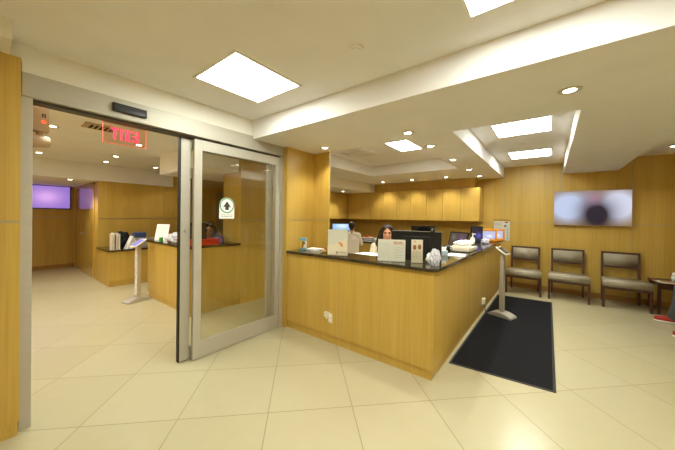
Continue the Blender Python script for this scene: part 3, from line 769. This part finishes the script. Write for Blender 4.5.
# white notice
nt_ = thing('counter_notice', 'white notice sheet with red heading on a wide clear stand before the receptionist', 'sign holder', (-1.35, 2.70, ZT), math.radians(22))
MB().box(-.155, .15, -.004, .0, .0, .245, mtx=ROT('X', -14)).box(-.155, .15, -.03, .09, 0, .004).build('acrylic_stand', 'acrylic', nt_)
MB().box(-.15, .145, .001, .003, .004, .24, mtx=ROT('X', -14)).build('sheet', 'paper', nt_)
l = MB(); lines(l, .02, .125, .18, .215, -.0045, 2, .008); l.build('red_lettering', 'print_red', nt_, mtx=ROT('X', -14))
l = MB(); lines(l, .03, .125, .03, .16, -.0045, 5, .003); lines(l, -.13, -.02, .03, .2, -.0045, 7, .002); l.build('grey_lettering', 'print_grey', nt_, mtx=ROT('X', -14))
# leaflet holder
lf = thing('leaflet_holder', 'narrow cream leaflet stand with two brown portraits in front of the black monitor', 'brochure holder', (-1.10, 2.79, ZT), math.radians(24))
MB().box(-.062, .062, -.014, .014, 0, .12).build('pocket', 'acrylic', lf)
MB().box(-.058, .058, -.006, .004, .003, .245).build('leaflets', 'paper2', lf)
MB().ell((-.024, -.007, .165), (.017, .002, .027)).ell((.026, -.007, .17), (.017, .002, .027)).build('portrait_print', 'brown_print', lf)
MB().box(-.03, -.015, -.0075, -.006, .22, .23).build('red_mark', 'print_red', lf)
l = MB(); lines(l, -.045, .045, .04, .13, -.0062, 5, .003); l.build('lettering', 'print_grey', lf)

def monitor(name, loc, rz, w, h, label, scr=None, stand=.12, group=None, tilt=0):
    o = thing(name, label, 'monitor', loc, rz, group)
    R_ = ROT('X', tilt, (0, 0, stand))
    MB().box(-w/2, w/2, -.012, .012, stand, stand+h, .004).box(-w*.3, w*.3, .012, .04, stand+.06, stand+h-.06, .01).build('housing', 'black', o, mtx=R_)
    MB().box(-w/2+.022, w/2-.022, -.0135, -.012, stand+.03, stand+h-.022).build('screen', scr or mat('dark_screen', (16, 16, 18), .1), o, mtx=R_)
    MB().box(-.03, .03, .02, .045, .01, stand+.12, .004).build('stand_neck', 'black', o)
    MB().box(-.12, .12, -.06, .1, 0, .014, .005).build('stand_foot', 'black', o)
    return o
m1 = monitor('computer_monitor', (-1.30, 3.26, .73), math.radians(188), .60, .40, 'large black computer monitor seen from behind in front of the receptionist', stand=.24)
MB().box(-.3, .3, -.010, .010, .636, .643).build('top_edge', 'grey_metal', m1)
monitor('computer_monitor', (-1.86, 5.0, .73), math.radians(8), .44, .30, 'black monitor standing beyond the large one, under the wall cabinets', stand=.36)
tb2 = MB().box(-.5, .9, -.35, .35, .69, .73).box(-.48, -.44, -.33, .33, 0, .69).box(.84, .88, -.33, .33, 0, .69).build('desk_table', 'wood'); tb2.location = (-2.0, 5.15, 0)
put(tb2, 'plain wooden work table behind the reception desk', 'table')
wc = thing('webcam', 'small black webcam on top of the large black monitor', 'webcam', (-1.09, 3.24, 1.375))
MB().ell((0, 0, .018), (.026, .02, .02)).build('camera_body', 'black', wc, True)
MB().box(-.02, .02, -.015, .02, -.003, .006).build('clip', 'black2', wc)
MB().cyl((0, -.018, .018), (0, -.024, .018), .008).build('lens', 'grey_metal', wc)
monitor('computer_monitor', (-4.95, 6.62, .7), math.radians(36), .62, .40, 'monitor with blue picture at the corner of the back office', stand=.24,
        scr=screen_mat('blue_picture', [(130, 170, 220)], .9, [(0, .56, .4, .16, (200, 222, 240), 1.6), (-.12, .42, .12, .1, (150, 210, 80), 1.6), (.16, .36, .2, .14, (50, 60, 100), 1.4)]))
c2 = MB().box(-.3, .32, -.3, .35, 0, .7).build('corner_counter', 'wood'); c2.location = (-4.99, 6.45, 0); put(c2, 'wooden corner counter under the blue-picture monitor', 'counter')
# blue folder seen above big monitor
p = MB().box(-.13, .13, -.03, .03, 0, .555, .004).build('blue_binder', 'blue'); p.location = (-2.24, 5.02, .73); p.rotation_euler = (0, 0, .1)
put(p, 'blue binder standing left of the small black monitor', 'binder')
# back counter clutter
pt = thing('paper_tray', 'black tray stacked with papers on the back counter', 'paper tray', (-4.25, 6.95, .81), group=None)
for k in range(3):
    MB().box(-.17, .17, -.12, .12, k*.05, k*.05+.008).build('shelf', 'black', pt)
    MB().box(-.15, .15, -.11, .11, k*.05+.008, k*.05+.028).build('papers', 'paper', pt)
p = MB().box(-.06, .06, -.06, .06, 0, .05, .02).build('red_pouch', 'red', smooth=True); p.location = (-4.25, 6.93, .939); put(p, 'red pouch lying on the stacked paper tray', 'pouch')
p = MB().ell((0, 0, .07), (.13, .1, .07)).ell((.06, -.03, .1), (.08, .06, .06)).build('paper_bundle', 'paper', smooth=True); p.location = (-3.9, 6.96, .81)
put(p, 'crumpled white bundle beside the paper tray on the back counter', 'bundle')

# corner: plastic bag, tissue, tray with papers
def crumple(name, r, m, amp=.25, seed=1, n=24):
    random.seed(seed); b = bmesh.new(); bmesh.ops.create_icosphere(b, subdivisions=4, radius=1)
    from mathutils import noise
    for v in b.verts:
        k = 1+amp*noise.noise(v.co*2.3+Vector((seed, 0, 0)))+amp*.6*noise.noise(v.co*6+Vector((0, seed, 0)))
        v.co = Vector((v.co.x*r[0]*k, v.co.y*r[1]*k, max(v.co.z*r[2]*k, -r[2]*.9)+r[2]*.9))
    me = D.meshes.new(name); b.to_mesh(me); b.free(); me.materials.append(M[m])
    o = D.objects.new(name, me); COL.objects.link(o); return o
p = crumple('plastic_bag', (.05, .055, .085), 'bag', .4, 3); p.location = (-.905, 2.76, ZT-.004); put(p, 'crumpled clear plastic bag on the near corner of the counter', 'plastic bag')
p = crumple('tissue', (.03, .03, .05), 'paper', .5, 5); p.location = (-1.0, 2.88, ZT); put(p, 'crumpled white tissue standing behind the plastic bag', 'tissue')
tx = thing('tissue_box', 'blue and white tissue box behind the plastic bag', 'tissue box', (-1.08, 3.62, ZT), .4)
MB().box(-.05, .05, -.05, .05, 0, .06, .003).build('box', mat('pale_blue_card', (196, 214, 224), .6), tx)
MB().prism([(-.04, .06), (.03, .06), (.04, .11), (.0, .10), (-.03, .125)], -.012, .012, 'y').build('tissue', 'paper', tx)
jr = thing('black_mug', 'short black mug behind the tissue box', 'mug', (-1.13, 3.95, ZT))
MB().cyl((0, 0, 0), (0, 0, .1), .04, .045, 24).build('mug_body', 'black', jr, True)
MB().tube([(.04, 0, .08), (.07, 0, .07), (.07, 0, .04), (.04, 0, .03)], .006).build('handle', 'black', jr, True)
tr = thing('letter_tray', 'pale letter tray heaped with white papers on the long side of the counter', 'letter tray', (-1.01, 4.35, ZT), 0)
MB().box(-.15, .14, -.26, .26, 0, .012).box(-.15, -.142, -.26, .26, 0, .06).box(.132, .14, -.26, .26, 0, .06).box(-.15, .14, -.26, -.252, 0, .06).build('tray', 'cream_plastic', tr)
MB().box(-.13, .12, -.22, .24, .012, .05, .004).build('papers', 'paper', tr)
MB().box(-.13, .10, -.2, .2, .05, .075, .004, ROT('Z', 8)).build('loose_papers', 'paper2', tr)
p = crumple('crumpled_paper', (.11, .2, .035), 'paper', .3, 12); p.location = (-1.03, 4.45, ZT+.075); put(p, 'crumpled white sheet heaped on top of the letter tray', 'paper')
p = MB().box(-.1, .1, -.14, .14, 0, .003).box(-.09, .11, -.15, .1, .003, .006, mtx=ROT('Z', 14)).build('loose_sheets', 'paper'); p.location = (-.96, 3.75, ZT)
put(p, 'loose white sheets lying flat in front of the letter tray', 'papers')
# angled laptop-like display
ds = monitor('tilted_display', (-1.36, 5.35, .73), math.radians(-28), .42, .34, 'tilted glossy display with a painted pinkish reflection behind the letter tray', stand=.22, tilt=-14,
             scr=screen_mat('painted_reflection_display', [(96, 84, 74)], .55, [(.08, .4, .12, .2, (150, 110, 150), 1.2), (-.1, .45, .1, .1, (150, 140, 130), 1)]))  # pinkish reflection is painted into the screen's glow
hs = thing('sanitizer_bottle', 'clear pump bottle of hand sanitizer on the counter', 'pump bottle', (-1.06, 5.22, ZT))
MB().cyl((0, 0, 0), (0, 0, .13), .036, .036, 24).cyl((0, 0, .13), (0, 0, .155), .036, .014, 24).build('bottle_body', 'water', hs, True)
MB().cyl((0, 0, .155), (0, 0, .20), .008).box(-.012, .045, -.009, .009, .195, .21, .004).build('pump', 'paper', hs)
monitor('computer_monitor', (-1.15, 6.0, .98), math.radians(20), .22, .34, 'narrow dark monitor with a violet picture near the end of the counter', stand=.06,
        scr=screen_mat('violet_picture', [(40, 38, 50)], .8, [(.04, .22, .1, .1, (90, 90, 190), 1.2)]))
p = MB().box(-.13, .13, -.11, .11, 0, .25).build('equipment_box', 'black2'); p.location = (-1.17, 6.02, .73); put(p, 'black box under the narrow dark monitor', 'box')
def orange_tablet(loc, rz, label):
    o = thing('orange_tablet', label, 'tablet', loc, rz, 'orange framed tablets')
    R_ = ROT('X', -10)
    f = MB(); w, h = .185, .26
    f.box(-w, w, -.02, .02, 0, .06, .01, R_).box(-w, w, -.02, .02, h-.042, h, .01, R_).box(-w, -w+.05, -.02, .02, .03, h-.02, .01, R_).box(w-.035, w, -.02, .02, .03, h-.02, .01, R_)
    f.build('orange_case', 'orange', o, True)
    MB().box(-w+.03, w-.03, -.012, .008, .04, h-.025).build('screen', screen_mat('tablet_picture', [(170, 172, 205)], .9, [(.05, .12, .1, .06, (215, 222, 245), 1.4)]), o, mtx=R_)
    MB().box(-.05, .05, .0, .09, 0, .008).build('foot', 'orange', o)
    return o
orange_tablet((-1.02, 6.32, ZT), math.radians(12), 'orange framed tablet on the counter, the nearer of the two')
orange_tablet((-.93, 6.68, ZT), math.radians(12), 'orange framed tablet half hidden behind the other orange one')
p = crumple('clear_wrap', (.06, .12, .05), 'bag', .6, 21); p.location = (-.97, 5.85, ZT-.003); put(p, 'pale crumpled wrap in front of the orange tablets', 'wrap')
# poster in acrylic frame on wall
ps = thing('wall_notice', 'white notice with small marks on the back wall behind the orange tablets', 'notice', (-.89, YB-.012, 1.27))
MB().box(-.17, .17, -.004, .006, -.24, .26).build('acrylic_frame', 'acrylic', ps)
MB().box(-.165, .165, .006, .009, -.235, .21).build('sheet', 'paper', ps)
l = MB(); lines(l, -.14, .02, .1, .18, .0058, 3, .01); l.cyl((.07, .0058, .1), (.07, .005, .1), .03); lines(l, .1, .14, -.22, .05, .0058, 6, .015); l.build('print', 'print_grey', ps)
MB().box(.06, .13, .005, .0058, .17, .2).build('red_mark', 'print_red', ps)

# ------------------------------------------------------------------ things in the side room
ZW = .7705
fl = thing('file_holder', 'upright holder of white files at the end of the far low counter', 'file holder', (-7.33, 1.73, ZW), 0)
MB().box(-.12, .10, -.07, .07, 0, .01).box(-.12, .10, -.075, -.065, 0, .34).box(-.12, -.11, -.07, .07, 0, .34).build('holder', 'cream_plastic', fl)
for k in range(5): MB().box(-.1, .1, -.055+k*.024, -.04+k*.024, .01, .36-.02*(k % 3)).build('folder', ('paper', 'brown_print', 'paper', 'paper2', 'paper')[k], fl)
p = MB().box(-.1, .1, -.012, .012, 0, .30, mtx=ROT('X', -22)).box(-.1, .1, .03, .05, 0, .27, mtx=ROT('X', -22)).box(-.1, .1, .07, .09, 0, .24, mtx=ROT('X', -22)).build('leaning_papers', 'paper')
p.location = (-7.33, 1.91, ZW); put(p, 'white papers leaning fanned beside the upright files', 'papers')
p = crumple('black_bag', (.14, .16, .20), 'cloth_black', .25, 31); p.location = (-7.75, 1.93, ZW-.004); put(p, 'dark rounded bag behind the white files on the far counter', 'bag')
bn = thing('storage_bin', 'clear grey plastic bin on the far low counter', 'bin', (-7.42, 2.31, ZW))
MB().box(-.15, .15, -.17, .17, 0, .01).box(-.15, -.14, -.17, .17, 0, .22).box(.14, .15, -.17, .17, 0, .22).box(-.15, .15, -.17, -.16, 0, .22).box(-.15, .15, .16, .17, 0, .22).build('bin_body', mat('frosted_bin', (176, 172, 160), .3), bn)
MB().box(-.12, .12, -.13, .13, .01, .15).build('bin_contents', 'paper2', bn)
p = MB().box(-.04, .04, -.05, .05, 0, .05, .008).build('teal_box', 'teal'); p.location = (-7.27, 2.05, ZW); put(p, 'small teal box at the front of the far low counter', 'box')
p = MB().box(-.09, .09, -.12, .12, 0, .1, .01).build('blue_pouch', mat('slate_blue', (80, 100, 150), .6)); p.location = (-7.8, 2.4, ZW+.2)
p.location = (-7.85, 2.31, ZW); p.scale = (1, 1, 3.3); put(p, 'blue pouch upright behind the clear bin', 'pouch')
Z2 = 1.061
ps = thing('counter_sheet_stand', 'white printed sheet leaning on a stand at the end of the second desk', 'sign holder', (-5.72, 2.02, Z2), math.radians(30))
MB().box(-.13, .13, -.003, .003, 0, .30, mtx=ROT('X', -14)).build('sheet', 'paper', ps)
MB().box(-.10, .10, .003, .09, 0, .008).build('stand', 'acrylic', ps)
l = MB(); lines(l, -.09, .09, .08, .26, -.0032, 7, .004); l.build('lettering', 'print_grey', ps, mtx=ROT('X', -14))
p = MB().cyl((0, 0, 0), (0, 0, .07), .03, .03).build('green_tub', 'green'); p.location = (-5.45, 1.93, Z2); put(p, 'small green tub before the leaning sheet on the second desk', 'tub')
p = crumple('white_bag', (.32, .12, .085), 'bag', .35, 41); p.location = (-5.02, 2.04, Z2-.004); put(p, 'crumpled white plastic bag on the second desk beside the leaf edge', 'plastic bag')
monitor('computer_monitor', (-4.52, 2.12, Z2-.3), math.radians(205), .34, .34, 'dark monitor glimpsed between the two door stiles on the second desk', stand=.31)
rb = thing('red_box', 'flat red box on the second desk behind the door glass', 'box', (-4.36, 2.19, Z2), 0)
MB().box(-.12, .10, -.20, .17, 0, .075, .004).build('box', 'red', rb)
MB().box(-.125, .105, -.205, .175, .062, .09, .004).build('lid', 'red', rb)

# ------------------------------------------------------------------ world, camera, view
w = D.worlds.new('world'); S.world = w; w.use_nodes = True
w.node_tree.nodes['Background'].inputs[0].default_value = (1, .93, .8, 1)
w.node_tree.nodes['Background'].inputs[1].default_value = .0

cam = D.cameras.new('camera'); co = D.objects.new('camera', cam); COL.objects.link(co); S.camera = co
yaw, pitch, roll = [math.radians(a) for a in (37.761, -.306, .739)]
F = Vector((-math.sin(yaw)*math.cos(pitch), math.cos(yaw)*math.cos(pitch), math.sin(pitch)))
R = Vector((math.cos(yaw), math.sin(yaw), 0)); U = R.cross(F)
Rc = R*math.cos(roll)+U*math.sin(roll); Uc = U*math.cos(roll)-R*math.sin(roll)
m = Matrix((Rc, Uc, -F)).transposed().to_4x4(); m.translation = (0, 0, 1.541); co.matrix_world = m
cam.sensor_fit = 'HORIZONTAL'; cam.sensor_width = 36; cam.lens = 274.324*36/675
cam.shift_x = -(337.54-337.5)/675; cam.shift_y = (217.936-225)/675
cam.clip_start = .02; cam.clip_end = 60

vs = S.view_settings; vs.view_transform = 'Standard'; vs.look = 'None'; vs.gamma = 1; vs.use_curve_mapping = False; vs.exposure = 0.48
S.display_settings.display_device = 'sRGB'
S.cycles.use_denoising = True
S.cycles.max_bounces = 10; S.cycles.diffuse_bounces = 8; S.cycles.glossy_bounces = 4; S.cycles.transparent_max_bounces = 12
S.cycles.sample_clamp_indirect = 6; S.cycles.caustics_reflective = False; S.cycles.caustics_refractive = False
